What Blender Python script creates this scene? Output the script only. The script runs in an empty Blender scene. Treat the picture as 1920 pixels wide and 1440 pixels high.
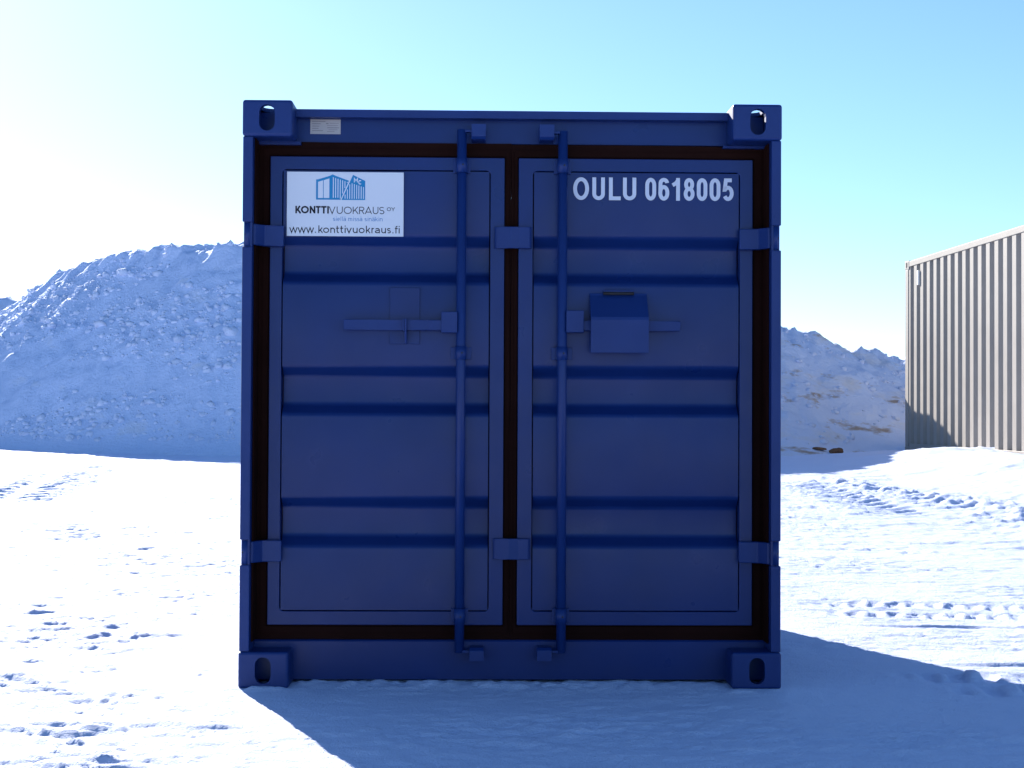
import bpy, bmesh, math
import numpy as np
from mathutils import Matrix, Vector

# ------------------------------------------------------------------ camera, sky, sun, exposure
SC = bpy.context.scene
COL = SC.collection
SUN_AZ, SUN_EL = math.radians(-25.0), math.radians(23.0)      # azimuth measured from +Y, negative = left

cam_data = bpy.data.cameras.new('camera')
cam_data.sensor_width = 36.0
cam_data.lens = 52.5
cam_data.clip_start = 0.05
cam_data.clip_end = 5000
cam = bpy.data.objects.new('camera', cam_data)
COL.objects.link(cam)
SC.camera = cam
_p, _r = 0.01789, 0.00478
_fw = Vector((0, math.cos(_p), math.sin(_p)))
_up = Vector((0, -math.sin(_p), math.cos(_p)))
_ri = Vector((1, 0, 0))
_ri2 = math.cos(_r) * _ri + math.sin(_r) * _up
_up2 = -math.sin(_r) * _ri + math.cos(_r) * _up
cam.matrix_world = Matrix(((_ri2.x, _up2.x, -_fw.x, 0.0),
                           (_ri2.y, _up2.y, -_fw.y, 0.0),
                           (_ri2.z, _up2.z, -_fw.z, 0.8982),
                           (0, 0, 0, 1)))

world = bpy.data.worlds.new('World')
SC.world = world
world.use_nodes = True
wt = world.node_tree
sky = wt.nodes.new('ShaderNodeTexSky')
sky.sky_type = 'NISHITA'
sky.sun_disc = False
sky.sun_elevation = SUN_EL
sky.sun_rotation = SUN_AZ
sky.air_density = 1.0
sky.dust_density = 0.19
sky.ozone_density = 6.0
wt.links.new(sky.outputs[0], wt.nodes['Background'].inputs[0])
wt.nodes['Background'].inputs[1].default_value = 0.083

sun_data = bpy.data.lights.new('sun', 'SUN')
sun_data.energy = 5.0
sun_data.angle = math.radians(0.53)
sun_data.color = (1.0, 0.955, 0.90)
sun = bpy.data.objects.new('sun', sun_data)
COL.objects.link(sun)
_sd = Vector((math.sin(SUN_AZ) * math.cos(SUN_EL), math.cos(SUN_AZ) * math.cos(SUN_EL), math.sin(SUN_EL)))
sun.rotation_euler = _sd.to_track_quat('Z', 'Y').to_euler()
sun.location = _sd * 60

SC.view_settings.view_transform = 'Standard'
SC.view_settings.look = 'None'
SC.view_settings.gamma = 1.0
SC.view_settings.exposure = 1.24
SC.cycles.use_denoising = True
SC.cycles.max_bounces = 8
SC.cycles.diffuse_bounces = 4

# ------------------------------------------------------------------ helpers
rng = np.random.default_rng(7)


def link(o, parent=None):
    COL.objects.link(o)
    if parent is not None:
        o.parent = parent
    return o


def tag(o, label=None, cat=None, group=None, kind=None):
    if label: o['label'] = label
    if cat: o['category'] = cat
    if group: o['group'] = group
    if kind: o['kind'] = kind
    return o


def empty(name, loc, rz=0.0):
    o = bpy.data.objects.new(name, None)
    o.empty_display_size = 0.2
    o.location = loc
    o.rotation_euler = (0, 0, rz)
    COL.objects.link(o)
    return o


class MB:
    """collects boxes, prisms and tubes into one mesh"""

    def __init__(self):
        self.bm = bmesh.new()

    def box(self, x0, x1, y0, y1, z0, z1, bev=0.0, seg=2):
        vs = [self.bm.verts.new(c) for c in ((x0, y0, z0), (x1, y0, z0), (x1, y1, z0), (x0, y1, z0),
                                             (x0, y0, z1), (x1, y0, z1), (x1, y1, z1), (x0, y1, z1))]
        fs = [self.bm.faces.new([vs[i] for i in q]) for q in
              ((0, 3, 2, 1), (4, 5, 6, 7), (0, 1, 5, 4), (1, 2, 6, 5), (2, 3, 7, 6), (3, 0, 4, 7))]
        if bev > 0:
            es = list({e for f in fs for e in f.edges})
            bmesh.ops.bevel(self.bm, geom=es, offset=bev, segments=seg, affect='EDGES', profile=0.5)
        return self

    def prism(self, prof, axis, a, b, bev=0.0):
        """closed profile (list of 2-tuples) pushed along an axis; x: (y,z) z: (x,y)"""
        def P(u, v, t):
            return (t, u, v) if axis == 'x' else ((u, v, t) if axis == 'z' else (u, t, v))
        A = [self.bm.verts.new(P(u, v, a)) for u, v in prof]
        B = [self.bm.verts.new(P(u, v, b)) for u, v in prof]
        n = len(prof)
        fs = [self.bm.faces.new([A[i], A[(i + 1) % n], B[(i + 1) % n], B[i]]) for i in range(n)]
        fs += [self.bm.faces.new(A[::-1]), self.bm.faces.new(B)]
        if bev > 0:
            es = list({e for f in fs for e in f.edges})
            bmesh.ops.bevel(self.bm, geom=es, offset=bev, segments=2, affect='EDGES', profile=0.5)
        return self

    def tube(self, p0, p1, r0, r1=None, n=20, smooth=True):
        r1 = r0 if r1 is None else r1
        p0, p1 = Vector(p0), Vector(p1)
        q = (p1 - p0).to_track_quat('Z', 'Y').to_matrix()
        A, B = [], []
        for i in range(n):
            a = 2 * math.pi * i / n
            d = q @ Vector((math.cos(a), math.sin(a), 0))
            A.append(self.bm.verts.new(p0 + d * r0))
            B.append(self.bm.verts.new(p1 + d * r1))
        for i in range(n):
            f = self.bm.faces.new([A[i], A[(i + 1) % n], B[(i + 1) % n], B[i]])
            f.smooth = smooth
        self.bm.faces.new(A[::-1])
        self.bm.faces.new(B)
        return self

    def ring(self, outer, inner, y0, y1):
        """a flat frame in the xz plane between two loops with equal point counts, y0 (front) to y1"""
        n = len(outer)
        of = [self.bm.verts.new((x, y0, z)) for x, z in outer]
        nf = [self.bm.verts.new((x, y0, z)) for x, z in inner]
        ob = [self.bm.verts.new((x, y1, z)) for x, z in outer]
        nb = [self.bm.verts.new((x, y1, z)) for x, z in inner]
        for i in range(n):
            j = (i + 1) % n
            for q in ((of[i], of[j], nf[j], nf[i]), (ob[j], ob[i], nb[i], nb[j]),
                      (of[j], of[i], ob[i], ob[j]), (nf[i], nf[j], nb[j], nb[i])):
                self.bm.faces.new(q)
        return self

    def poly(self, pts, y):
        self.bm.faces.new([self.bm.verts.new((x, y, z)) for x, z in pts])
        return self

    def mesh(self, name):
        bmesh.ops.recalc_face_normals(self.bm, faces=self.bm.faces)
        me = bpy.data.meshes.new(name)
        self.bm.to_mesh(me)
        self.bm.free()
        return me

    def build(self, name, mat, parent=None):
        me = self.mesh(name)
        me.materials.append(mat)
        return link(bpy.data.objects.new(name, me), parent)


def rrect(x0, x1, z0, z1, r, n=5):
    pts = []
    for cx, cz, a0 in ((x1 - r, z1 - r, 0), (x0 + r, z1 - r, 90), (x0 + r, z0 + r, 180), (x1 - r, z0 + r, 270)):
        for k in range(n):
            a = math.radians(a0 + 90 * k / (n - 1))
            pts.append((cx + r * math.cos(a), cz + r * math.sin(a)))
    return pts


def wavy(x0, x1, z0, z1, amp, seed, n=26):
    r = np.random.default_rng(seed)
    pts = []
    for (ax, az), (bx, bz) in (((x1, z1), (x0, z1)), ((x0, z1), (x0, z0)), ((x0, z0), (x1, z0)), ((x1, z0), (x1, z1))):
        w = np.cumsum(r.normal(size=n)) * .4
        w = w - np.linspace(w[0], w[-1], n)
        w = np.clip(w, -1.5, 1.5) * amp
        for k in range(n):
            t = k / n
            px, pz = ax + (bx - ax) * t, az + (bz - az) * t
            pts.append((px, pz + w[k]) if az == bz else (px + w[k], pz))
    return pts


def mesh_from(name, V, F, mat, parent=None, smooth=True):
    """V (n,3) float array, F (m,k) int array"""
    V = np.ascontiguousarray(V, dtype=np.float32)
    F = np.ascontiguousarray(F, dtype=np.int32)
    me = bpy.data.meshes.new(name)
    me.vertices.add(len(V))
    me.vertices.foreach_set('co', V.ravel())
    m, k = F.shape
    me.loops.add(m * k)
    me.loops.foreach_set('vertex_index', F.ravel())
    me.polygons.add(m)
    me.polygons.foreach_set('loop_start', np.arange(0, m * k, k, dtype=np.int32))
    me.polygons.foreach_set('use_smooth', np.full(m, smooth, dtype=bool))
    me.update(calc_edges=True)
    me.materials.append(mat)
    return link(bpy.data.objects.new(name, me), parent)


def grid_faces(ny, nx):
    i = np.arange(ny * nx, dtype=np.int32).reshape(ny, nx)
    return np.stack([i[:-1, :-1], i[:-1, 1:], i[1:, 1:], i[1:, :-1]], -1).reshape(-1, 4)


_T = np.random.default_rng(11).random((256, 256)).astype(np.float32) * 2 - 1
_TX = np.random.default_rng(12).random((256, 256)).astype(np.float32)
_TY = np.random.default_rng(13).random((256, 256)).astype(np.float32)


def vnoise(x, y):
    xi, yi = np.floor(x), np.floor(y)
    fx, fy = x - xi, y - yi
    xi, yi = xi.astype(np.int64), yi.astype(np.int64)
    fx = fx * fx * fx * (fx * (fx * 6 - 15) + 10)
    fy = fy * fy * fy * (fy * (fy * 6 - 15) + 10)
    x0, x1, y0, y1 = xi & 255, (xi + 1) & 255, yi & 255, (yi + 1) & 255
    a = _T[y0, x0] * (1 - fx) + _T[y0, x1] * fx
    b = _T[y1, x0] * (1 - fx) + _T[y1, x1] * fx
    return a * (1 - fy) + b * fy


def fbm(x, y, octs=4, gain=0.5):
    s, a, f = 0, 1, 1
    for k in range(octs):
        s = s + a * vnoise(x * f + 17.3 * k, y * f + 9.1 * k)
        a *= gain
        f *= 2.03
    return s


def cells(x, y, salt=0):
    """distance to the nearest jittered point and that cell's random value"""
    xi, yi = np.floor(x).astype(np.int64), np.floor(y).astype(np.int64)
    best = np.full(x.shape, 9.0, dtype=np.float32)
    val = np.zeros(x.shape, dtype=np.float32)
    for dy in (-1, 0, 1):
        for dx in (-1, 0, 1):
            cx, cy = xi + dx, yi + dy
            hx, hy = (cx + salt * 37) & 255, (cy + salt * 91) & 255
            d = np.hypot(cx + _TX[hy, hx] - x, cy + _TY[hy, hx] - y).astype(np.float32)
            m = d < best
            best = np.where(m, d, best)
            val = np.where(m, (_T[hx, hy] + 1) / 2, val)
    return best, val


def dome(c, r):
    return np.clip(1 - (c / r) ** 2, 0, 1)


def sstep(a, b, x):
    t = np.clip((x - a) / (b - a), 0, 1)
    return t * t * (3 - 2 * t)


# ------------------------------------------------------------------ materials
def new_mat(name):
    m = bpy.data.materials.new(name)
    m.use_nodes = True
    nt = m.node_tree
    return m, nt, nt.nodes['Principled BSDF']


def nd(nt, kind, **kw):
    n = nt.nodes.new(kind)
    for k, v in kw.items():
        if k in n.inputs.keys():
            n.inputs[k].default_value = v
        else:
            setattr(n, k, v)
    return n


def ramp(nt, src, stops):
    r = nt.nodes.new('ShaderNodeValToRGB')
    el = r.color_ramp.elements
    while len(el) < len(stops):
        el.new(0.5)
    for e, (p, c) in zip(el, stops):
        e.position = p
        e.color = (*c, 1) if len(c) == 3 else c
    nt.links.new(src, r.inputs[0])
    return r


def paint(name, base, rough, spec, mott=0.12, bump=0.0006, dirt=None):
    m, nt, b = new_mat(name)
    tc = nd(nt, 'ShaderNodeTexCoord')
    n1 = nd(nt, 'ShaderNodeTexNoise', Scale=3.0, Detail=6.0, Roughness=0.6)
    nt.links.new(tc.outputs['Object'], n1.inputs['Vector'])
    lo = tuple(c * (1 - mott) for c in base)
    hi = tuple(min(1, c * (1 + mott)) for c in base)
    r = ramp(nt, n1.outputs[0], [(0.3, lo), (0.7, hi)])
    out = r.outputs[0]
    if dirt:
        n3 = nd(nt, 'ShaderNodeTexNoise', Scale=38.0, Detail=5.0, Roughness=0.65)
        nt.links.new(tc.outputs['Object'], n3.inputs['Vector'])
        r3 = ramp(nt, n3.outputs[0], [(0.60, (0, 0, 0)), (0.72, (1, 1, 1))])
        mul = nd(nt, 'ShaderNodeMath', operation='MULTIPLY')
        nt.links.new(r3.outputs[0], mul.inputs[0])
        mul.inputs[1].default_value = dirt[1]
        mx = nd(nt, 'ShaderNodeMix', data_type='RGBA')
        nt.links.new(mul.outputs[0], mx.inputs[0])
        nt.links.new(out, mx.inputs[6])
        mx.inputs[7].default_value = (*dirt[0], 1)
        out = mx.outputs[2]
    nt.links.new(out, b.inputs['Base Color'])
    b.inputs['Specular IOR Level'].default_value = spec
    n2 = nd(nt, 'ShaderNodeTexNoise', Scale=9.0, Detail=3.0)
    nt.links.new(tc.outputs['Object'], n2.inputs['Vector'])
    rr = nd(nt, 'ShaderNodeMapRange')
    rr.inputs['To Min'].default_value = rough - 0.10
    rr.inputs['To Max'].default_value = rough + 0.14
    nt.links.new(n2.outputs[0], rr.inputs[0])
    nt.links.new(rr.outputs[0], b.inputs['Roughness'])
    if bump:
        n4 = nd(nt, 'ShaderNodeTexNoise', Scale=5.0, Detail=4.0)
        nt.links.new(tc.outputs['Object'], n4.inputs['Vector'])
        bp = nd(nt, 'ShaderNodeBump', Strength=0.6, Distance=bump * 6)
        nt.links.new(n4.outputs[0], bp.inputs['Height'])
        nt.links.new(bp.outputs[0], b.inputs['Normal'])
    return m


def snow_mat(name, base, scales, dist, dirt=None):
    m, nt, b = new_mat(name)
    tc = nd(nt, 'ShaderNodeTexCoord')
    b.inputs['Roughness'].default_value = 0.7
    b.inputs['Specular IOR Level'].default_value = 0.15
    prev = None
    for s, d in zip(scales, dist):
        n = nd(nt, 'ShaderNodeTexNoise', Scale=s, Detail=5.0, Roughness=0.62)
        nt.links.new(tc.outputs['Object'], n.inputs['Vector'])
        bp = nd(nt, 'ShaderNodeBump', Strength=1.0, Distance=d)
        nt.links.new(n.outputs[0], bp.inputs['Height'])
        if prev is not None:
            nt.links.new(prev.outputs[0], bp.inputs['Normal'])
        prev = bp
    nt.links.new(prev.outputs[0], b.inputs['Normal'])
    n = nd(nt, 'ShaderNodeTexNoise', Scale=0.9, Detail=7.0, Roughness=0.65)
    nt.links.new(tc.outputs['Object'], n.inputs['Vector'])
    r = ramp(nt, n.outputs[0], [(0.25, tuple(c * 0.95 for c in base)), (0.75, tuple(min(1, c * 1.03) for c in base))])
    out = r.outputs[0]
    if dirt:
        for scale, lo, hi, col, zs in dirt:
            mp = nd(nt, 'ShaderNodeMapping')
            mp.inputs['Scale'].default_value = (1, 1, zs)
            nt.links.new(tc.outputs['Object'], mp.inputs[0])
            n3 = nd(nt, 'ShaderNodeTexNoise', Scale=scale, Detail=6.0, Roughness=0.6)
            nt.links.new(mp.outputs[0], n3.inputs['Vector'])
            r3 = ramp(nt, n3.outputs[0], [(lo, (0, 0, 0)), (hi, (1, 1, 1))])
            mx = nd(nt, 'ShaderNodeMix', data_type='RGBA')
            nt.links.new(r3.outputs[0], mx.inputs[0])
            nt.links.new(out, mx.inputs[6])
            mx.inputs[7].default_value = (*col, 1)
            out = mx.outputs[2]
    nt.links.new(out, b.inputs['Base Color'])
    return m


M_SNOW = snow_mat('snow', (0.70, 0.765, 0.985), (30, 90, 230), (0.005, 0.0065, 0.0042))
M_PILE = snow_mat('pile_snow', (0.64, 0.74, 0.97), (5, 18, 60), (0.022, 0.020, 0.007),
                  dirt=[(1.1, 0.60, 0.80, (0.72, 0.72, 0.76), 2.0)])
M_PILE_D = snow_mat('dirty_pile_snow', (0.66, 0.74, 0.93), (5, 18, 60), (0.022, 0.020, 0.007),
                    dirt=[(0.9, 0.52, 0.72, (0.70, 0.67, 0.66), 3.0), (1.5, 0.585, 0.68, (0.40, 0.32, 0.26), 3.4)])
M_CHUNK = snow_mat('snow_chunk', (0.72, 0.79, 0.97), (22, 60, 150), (0.02, 0.01, 0.004))
M_BLUE = paint('blue_container_paint', (0.0050, 0.0230, 0.122), 0.30, 0.29, 0.10, 0.00025)
M_BLUE2 = paint('blue_hardware_paint', (0.0065, 0.0280, 0.140), 0.42, 0.31, 0.10, 0.0002)
M_RUB = paint('brown_black_rubber', (0.018, 0.0055, 0.004), 0.75, 0.05, 0.25, 0.001)
M_BOLT = paint('dark_bolt', (0.02, 0.018, 0.02), 0.5, 0.3)
M_WHITE = paint('white_sign_vinyl', (0.70, 0.71, 0.75), 0.45, 0.3, 0.01, 0)
M_LET = paint('white_lettering', (0.62, 0.64, 0.72), 0.5, 0.3, 0.02, 0)
M_INK = paint('black_print', (0.018, 0.016, 0.025), 0.5, 0.2, 0.05, 0)
M_CYAN = paint('logo_blue_print', (0.020, 0.24, 0.47), 0.5, 0.2, 0.03, 0)
M_SLATE = paint('slogan_blue_print', (0.12, 0.27, 0.50), 0.5, 0.2, 0.03, 0)
M_PLATE = paint('data_plate_metal', (0.42, 0.38, 0.36), 0.45, 0.4, 0.12, 0)
M_PLINE = paint('data_plate_print', (0.22, 0.20, 0.21), 0.5, 0.3, 0.1, 0)
M_TAN = paint('beige_container_paint', (0.31, 0.275, 0.235), 0.55, 0.20, 0.06, 0.0005, dirt=((0.33, 0.22, 0.14), 0.35))
M_VENT = paint('pale_vent', (0.74, 0.72, 0.68), 0.5, 0.3, 0.04, 0)
M_CLOD = paint('frozen_earth', (0.16, 0.085, 0.05), 0.85, 0.1, 0.5, 0.01)

# ------------------------------------------------------------------ the ground: one snow sheet out to the horizon
W2, HC = 0.8775, 1.902                                   # blue container: half width, height
CX, CY, YAW = 0.0004, 4.834, 0.02167
TAN_A = Vector((5.26, 20.0, 0.33))                       # far bottom corner of the beige container
TAN_DIR = Vector((0.048, -0.999, 0)).normalized()


def base_height(x, y):
    return 0.35 * sstep(6.5, 20.5, y) + 0.08 * sstep(14, 30, y) * sstep(-2, -12, x)


LEDGES = [  # x, y, half length, height, depth of the step (snow crusts whose near side falls in shade)
    (-1.70, 6.37, 0.17, .040, .10), (-1.45, 6.52, 0.20, .032, .09), (-1.74, 5.90, 0.13, .034, .08),
    (-1.90, 5.95, 0.08, .030, .07), (-1.50, 5.93, 0.10, .030, .07), (-1.35, 6.40, 0.10, .026, .07),
    (-1.24, 4.79, 0.075, .026, .06), (-1.31, 4.88, 0.05, .022, .05), (-1.19, 4.66, 0.09, .030, .06),
    (-1.26, 4.58, 0.045, .040, .05), (-1.07, 4.50, 0.085, .028, .05), (-1.16, 4.53, 0.03, .028, .04),
    (-1.36, 4.22, 0.06, .024, .05), (-1.20, 4.16, 0.07, .022, .05), (-0.95, 4.52, 0.06, .020, .04),
    (-1.02, 4.76, 0.06, .022, .05), (-0.83, 4.83, 0.07, .022, .05), (-1.22, 4.02, 0.10, .030, .05),
    (-1.02, 4.14, 0.06, .022, .04), (-0.66, 4.10, 0.05, .020, .04), (-1.45, 4.34, 0.05, .02, .04),
    (-1.04, 5.06, 0.04, .022, .05), (-1.12, 5.16, 0.035, .022, .05), (-0.92, 5.12, 0.05, .018, .05),
    (-1.10, 7.9, 0.10, .03, .10), (-1.6, 8.4, 0.14, .03, .10), (-2.2, 9.2, 0.12, .03, .12),
    (-1.27, 7.2, 0.06, .045, .08), (-1.19, 6.95, 0.05, .05, .08), (-1.16, 8.3, 0.09, .03, .10),
    (-3.2, 13.2, 0.28, .05, .16), (-2.7, 15.0, 0.20, .08, .15), (-2.45, 14.6, 0.2, .06, .15),
    (2.3, 9.4, 0.22, .035, .12), (2.55, 9.15, 0.14, .04, .12), (2.35, 11.9, 0.25, .035, .15),
    (1.75, 8.2, 0.16, .03, .10), (1.40, 7.35, 0.11, .05, .11), (1.20, 7.05, 0.06, .025, .08),
    (3.4, 13.6, 0.2, .06, .18), (3.95, 12.6, 0.25, .05, .16), (2.0, 9.9, 0.18, .025, .11),
]


def treads(x, y, h):
    """tyre prints pressed into the crust"""
    def along(p0, p1):
        d = np.array([p1[0] - p0[0], p1[1] - p0[1]])
        L = np.hypot(*d)
        d = d / L
        s = (x - p0[0]) * d[0] + (y - p0[1]) * d[1]
        t = -(x - p0[0]) * d[1] + (y - p0[1]) * d[0]
        return s, t, L
    # cleated rows running across to the right of the container
    for (p0, p1, hw, pitch, amp, ph) in (((1.46, 7.02), (6.5, 6.55), .065, .088, .026, 0.0),
                                         ((1.42, 6.70), (6.5, 6.20), .065, .088, .026, 0.45),
                                         ((1.36, 5.10), (6.5, 4.62), .07, .105, .030, 0.2),
                                         ((1.44, 4.86), (6.5, 4.36), .07, .105, .026, 0.6)):
        s, t, L = along(p0, p1)
        m = (np.abs(t) < 0.22) & (s > -.1) & (s < L)
        if not m.any():
            continue
        ss, tt = s[m], t[m]
        wob = 0.12 * vnoise(ss * 5 + ph * 20, tt * 7) + 0.08 * vnoise(ss * 17, tt * 15)
        c = np.sin(2 * np.pi * (ss / pitch + ph + wob))
        lug = sstep(-0.25, 0.55, c) * np.exp(-(tt / hw) ** 4)
        end = sstep(-.1, .12, ss)
        irr = 0.85 + 0.3 * vnoise(ss * 9 + 3.1, tt * 3)
        h[m] += end * (amp * lug * irr - 0.016 * np.exp(-(tt / (hw * 1.25)) ** 4))
    # thin continuous furrows of the tyre shoulders
    for (p0, p1, d) in (((1.34, 6.32), (6.5, 6.02), .009), ((1.38, 5.33), (6.5, 5.05), .008)):
        s, t, L = along(p0, p1)
        m = (np.abs(t) < .2) & (s > 0) & (s < L)
        ss, tt = s[m], t[m] + 0.012 * vnoise(s[m] * 3, t[m] * 0)
        e = sstep(0, .3, ss) * (0.7 + 0.5 * vnoise(ss * 4, tt * 0 + 4))
        h[m] += e * (d * np.exp(-((tt - .022) / .018) ** 2) - d * np.exp(-((tt + .008) / .016) ** 2))
    # chevron prints further away
    for (p0, p1, hw, pitch, amp, sk) in (((-3.85, 11.9), (-4.5, 16.6), .24, .20, .030, .5),
                                         ((-4.25, 11.9), (-5.0, 16.4), .10, .17, .032, .2),
                                         ((-3.45, 11.4), (-2.7, 9.4), .20, .135, .012, .3),
                                         ((-3.55, 9.6), (-2.75, 11.0), .17, .14, .011, .3),
                                         ((-5.3, 11.8), (-3.6, 9.0), .24, .15, .012, .2),
                                         ((2.55, 14.8), (3.05, 11.2), .26, .17, .020, .5),
                                         ((3.1, 14.6), (3.6, 11.4), .2, .17, .018, .3)):
        s, t, L = along(p0, p1)
        m = (np.abs(t) < hw * 1.6) & (s > 0) & (s < L)
        if not m.any():
            continue
        ss, tt = s[m], t[m]
        c = np.sin(2 * np.pi * ((ss + sk * np.abs(tt)) / pitch + 0.3 * vnoise(ss * 2, tt * 4)))
        gate = sstep(-.25, .35, vnoise(ss * 1.3 + 5, tt * 1.5 + 2))
        e = sstep(0, .4, ss) * sstep(0, .5, L - ss)
        h[m] += .85 * gate * e * (amp * sstep(-.3, .6, c) * np.exp(-(tt / hw) ** 6) - .012 * np.exp(-(tt / hw) ** 6))
    return h


def ground_height(x, y):
    h = base_height(x, y)
    near = sstep(60, 20, np.hypot(x, y))
    # away from the footprint of the container
    lx, ly = x - CX, y - CY
    foot = 1 - sstep(1.0, 1.7, np.maximum(np.abs(lx), np.abs(ly - 0.95)))
    h = h + near * (1 - foot) * (0.016 * fbm(x * .40, y * .40, 2) + 0.004 * vnoise(x * 1.7, y * 2.6))
    rough = sstep(-0.5, 0.6, fbm(x * .35 + 4, y * .35, 2))
    side = 0.35 + 0.65 * sstep(-0.4, -1.0, x) * sstep(7.5, 5.0, y) + 0.4 * sstep(8, 12, y)
    h = h + near * (0.0022 * fbm(x * 6, y * 10, 3) + 0.0016 * fbm(x * 24, y * 34, 2)) * (0.5 + rough) * (1 - .4 * foot)
    h = h + near * (0.0034 * fbm(x * 14 + 3, y * 30, 3, .65)) * (.55 + sstep(-.3, .6, fbm(x * 1.1, y * 2.4 + 8, 3))) * (1 - .5 * foot)
    # wind crust: thin plates whose edges stand up a little
    n = fbm(x * 2.2 + 31, y * 5.5 + 7, 4, 0.55)
    plate = sstep(0.50, 0.56, n) * 0.007 + sstep(0.72, 0.76, n) * 0.006
    h = h + near * plate * side * (1 - foot)
    # crumbs
    d, v = cells(x * 15 + .6 * vnoise(x * 40, y * 40), y * 20, 3)
    h = h + near * dome(d, 0.28) * 0.007 * (v > 0.86) * (v * 1.2) * (0.15 + rough * side) * (1 - foot)
    for (ex, ey, hl, a, w) in LEDGES:
        m = (np.abs(x - ex) < hl * 3) & (np.abs(y - ey) < w * 7)
        if not m.any():
            continue
        xx, yy = x[m] - ex, y[m] - ey
        yy = yy + 0.6 * w * vnoise(x[m] * 11 + ex * 50, y[m] * 0 + ey) + 0.5 * w * vnoise(x[m] * 31 + ex * 50, y[m] * 9)
        prof = sstep(-0.30 * w, 0.10 * w, yy) * np.exp(-np.clip(yy, 0, 9) / (w * 1.6))
        lat = np.exp(-(np.abs(xx) / (hl * 1.35)) ** 3) * (0.75 + 0.45 * vnoise(x[m] * 14 + ey * 9, y[m] * 14))
        brk = sstep(-.55, .35, fbm(x[m] * 7 + ex * 31, y[m] * 5 + ey, 3, .7))
        h[m] += .30 * min(a, .034) * prof * lat * (.35 + .65 * brk) + a * .10 * lat * prof * fbm(x[m] * 45, y[m] * 45, 2)
    h = treads(x, y, h)
    # rough ploughed windrow on the right
    p0, p1 = np.array([2.95, 14.9]), np.array([4.1, 9.3])
    d_ = (p1 - p0) / np.hypot(*(p1 - p0))
    s = (x - p0[0]) * d_[0] + (y - p0[1]) * d_[1]
    t = -(x - p0[0]) * d_[1] + (y - p0[1]) * d_[0]
    m = (np.abs(t) < 1.4) & (s > -.5) & (s < 8)
    env = np.exp(-((t[m] + .15 * vnoise(s[m], s[m] * 0)) / .34) ** 2) * sstep(-.3, .8, s[m]) * sstep(8, 6.5, s[m])
    c1, v1 = cells(x[m] * 8 + .5 * vnoise(x[m] * 9, y[m] * 9), y[m] * 7, 5)
    c2, v2 = cells(x[m] * 17, y[m] * 14, 6)
    h[m] += env * (0.028 + 0.028 * dome(c1, .5) * v1 + 0.018 * dome(c2, .45) * v2
                   + .012 * fbm(x[m] * 5, y[m] * 5, 3))
    # drift lying against the beige container
    rx, ry = x - TAN_A.x, y - TAN_A.y
    u = rx * TAN_DIR.x + ry * TAN_DIR.y
    v = rx * TAN_DIR.y - ry * TAN_DIR.x                  # grows to the left of the wall (outside)
    v = -v
    m = (u > -3) & (u < 9) & (np.abs(v) < 4)
    top = 0.05 + 0.20 * sstep(0.0, 4.5, u[m]) + .02 * fbm(u[m] * 1.6, u[m] * 0, 3)
    dr = sstep(0.25, 1.2, u[m]) * top * np.exp(-(np.abs(np.abs(v[m]) - 0.35) / 1.0) ** 2)
    hollow = -0.05 * np.exp(-((u[m] + .1) / .6) ** 2 - (v[m] / .6) ** 2)
    h[m] += dr + hollow + dr * .10 * fbm(x[m] * 2, y[m] * 2, 3)
    # thin bank of blown snow along the sill
    bank = np.exp(-((ly - .07) / .07) ** 2) * sstep(.73, .66, np.abs(lx))
    h = h + bank * (.008 + .006 * vnoise(x * 14, y * 9) + .006 * vnoise(x * 45, y * 30))
    for sx in (-1, 1):                                   # crumbs kicked up round the corner feet
        q = np.exp(-((lx - sx * .80) / .13) ** 2 - ((ly + .035) / .03) ** 2)
        h = h + q * (.006 + .008 * vnoise(x * 35, y * 25))
    return h


def axis(knots):
    """knots: (start, stop, step0, step1) pieces joined into one rising coordinate list"""
    out = []
    for a, b, s0, s1 in knots:
        n = max(2, int(round((b - a) / ((s0 + s1) / 2))))
        t = np.linspace(0, 1, n + 1)[:-1]
        st = s0 + (s1 - s0) * t
        c = np.concatenate([[0], np.cumsum(st)])
        out.append(a + c[:-1] / c[-1] * (b - a))
    return np.concatenate(out + [[knots[-1][1]]])


xs = axis([(-900, -60, 120, 15), (-60, -14, 6, .35), (-14, -7, .25, .05), (-7, -2.4, .04, .014), (-2.4, 2.6, .012, .012),
           (2.6, 7.5, .014, .04), (7.5, 14, .05, .3), (14, 60, .35, 6), (60, 900, 15, 120)])
ys = axis([(-900, -40, 120, 10), (-40, 1, 5, .12), (1, 3.4, .10, .016), (3.4, 8, .012, .014), (8, 13, .014, .03),
           (13, 23, .03, .08), (23, 60, .15, 4), (60, 1200, 8, 160)])
GX, GY = np.meshgrid(xs, ys)
GZ = ground_height(GX.ravel(), GY.ravel())
ground = mesh_from('ground', np.stack([GX.ravel(), GY.ravel(), GZ], -1), grid_faces(len(ys), len(xs)), M_SNOW)
tag(ground, 'flat yard covered in packed white snow with tyre prints', kind='structure')


# ------------------------------------------------------------------ snow piles
def ridge_field(X, Y, R):
    """nearest point on a ridge polyline: signed front distance, crest height there, run along it"""
    best = np.full(X.shape, 1e9)
    crest = np.zeros_like(best)
    sgn = np.ones_like(best)
    run = np.zeros_like(best)
    acc = 0
    for (x0, y0, h0), (x1, y1, h1) in zip(R[:-1], R[1:]):
        dx, dy = x1 - x0, y1 - y0
        L = math.hypot(dx, dy)
        t = np.clip(((X - x0) * dx + (Y - y0) * dy) / (L * L), 0, 1)
        d = np.hypot(X - x0 - t * dx, Y - y0 - t * dy)
        side = (X - x0) * dy - (Y - y0) * dx            # >0: camera side
        m = d < best
        best = np.where(m, d, best)
        crest = np.where(m, h0 + t * (h1 - h0), crest)
        sgn = np.where(m, np.sign(side), sgn)
        run = np.where(m, acc + t * L, run)
        acc += L
    return best, sgn, crest, run


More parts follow.
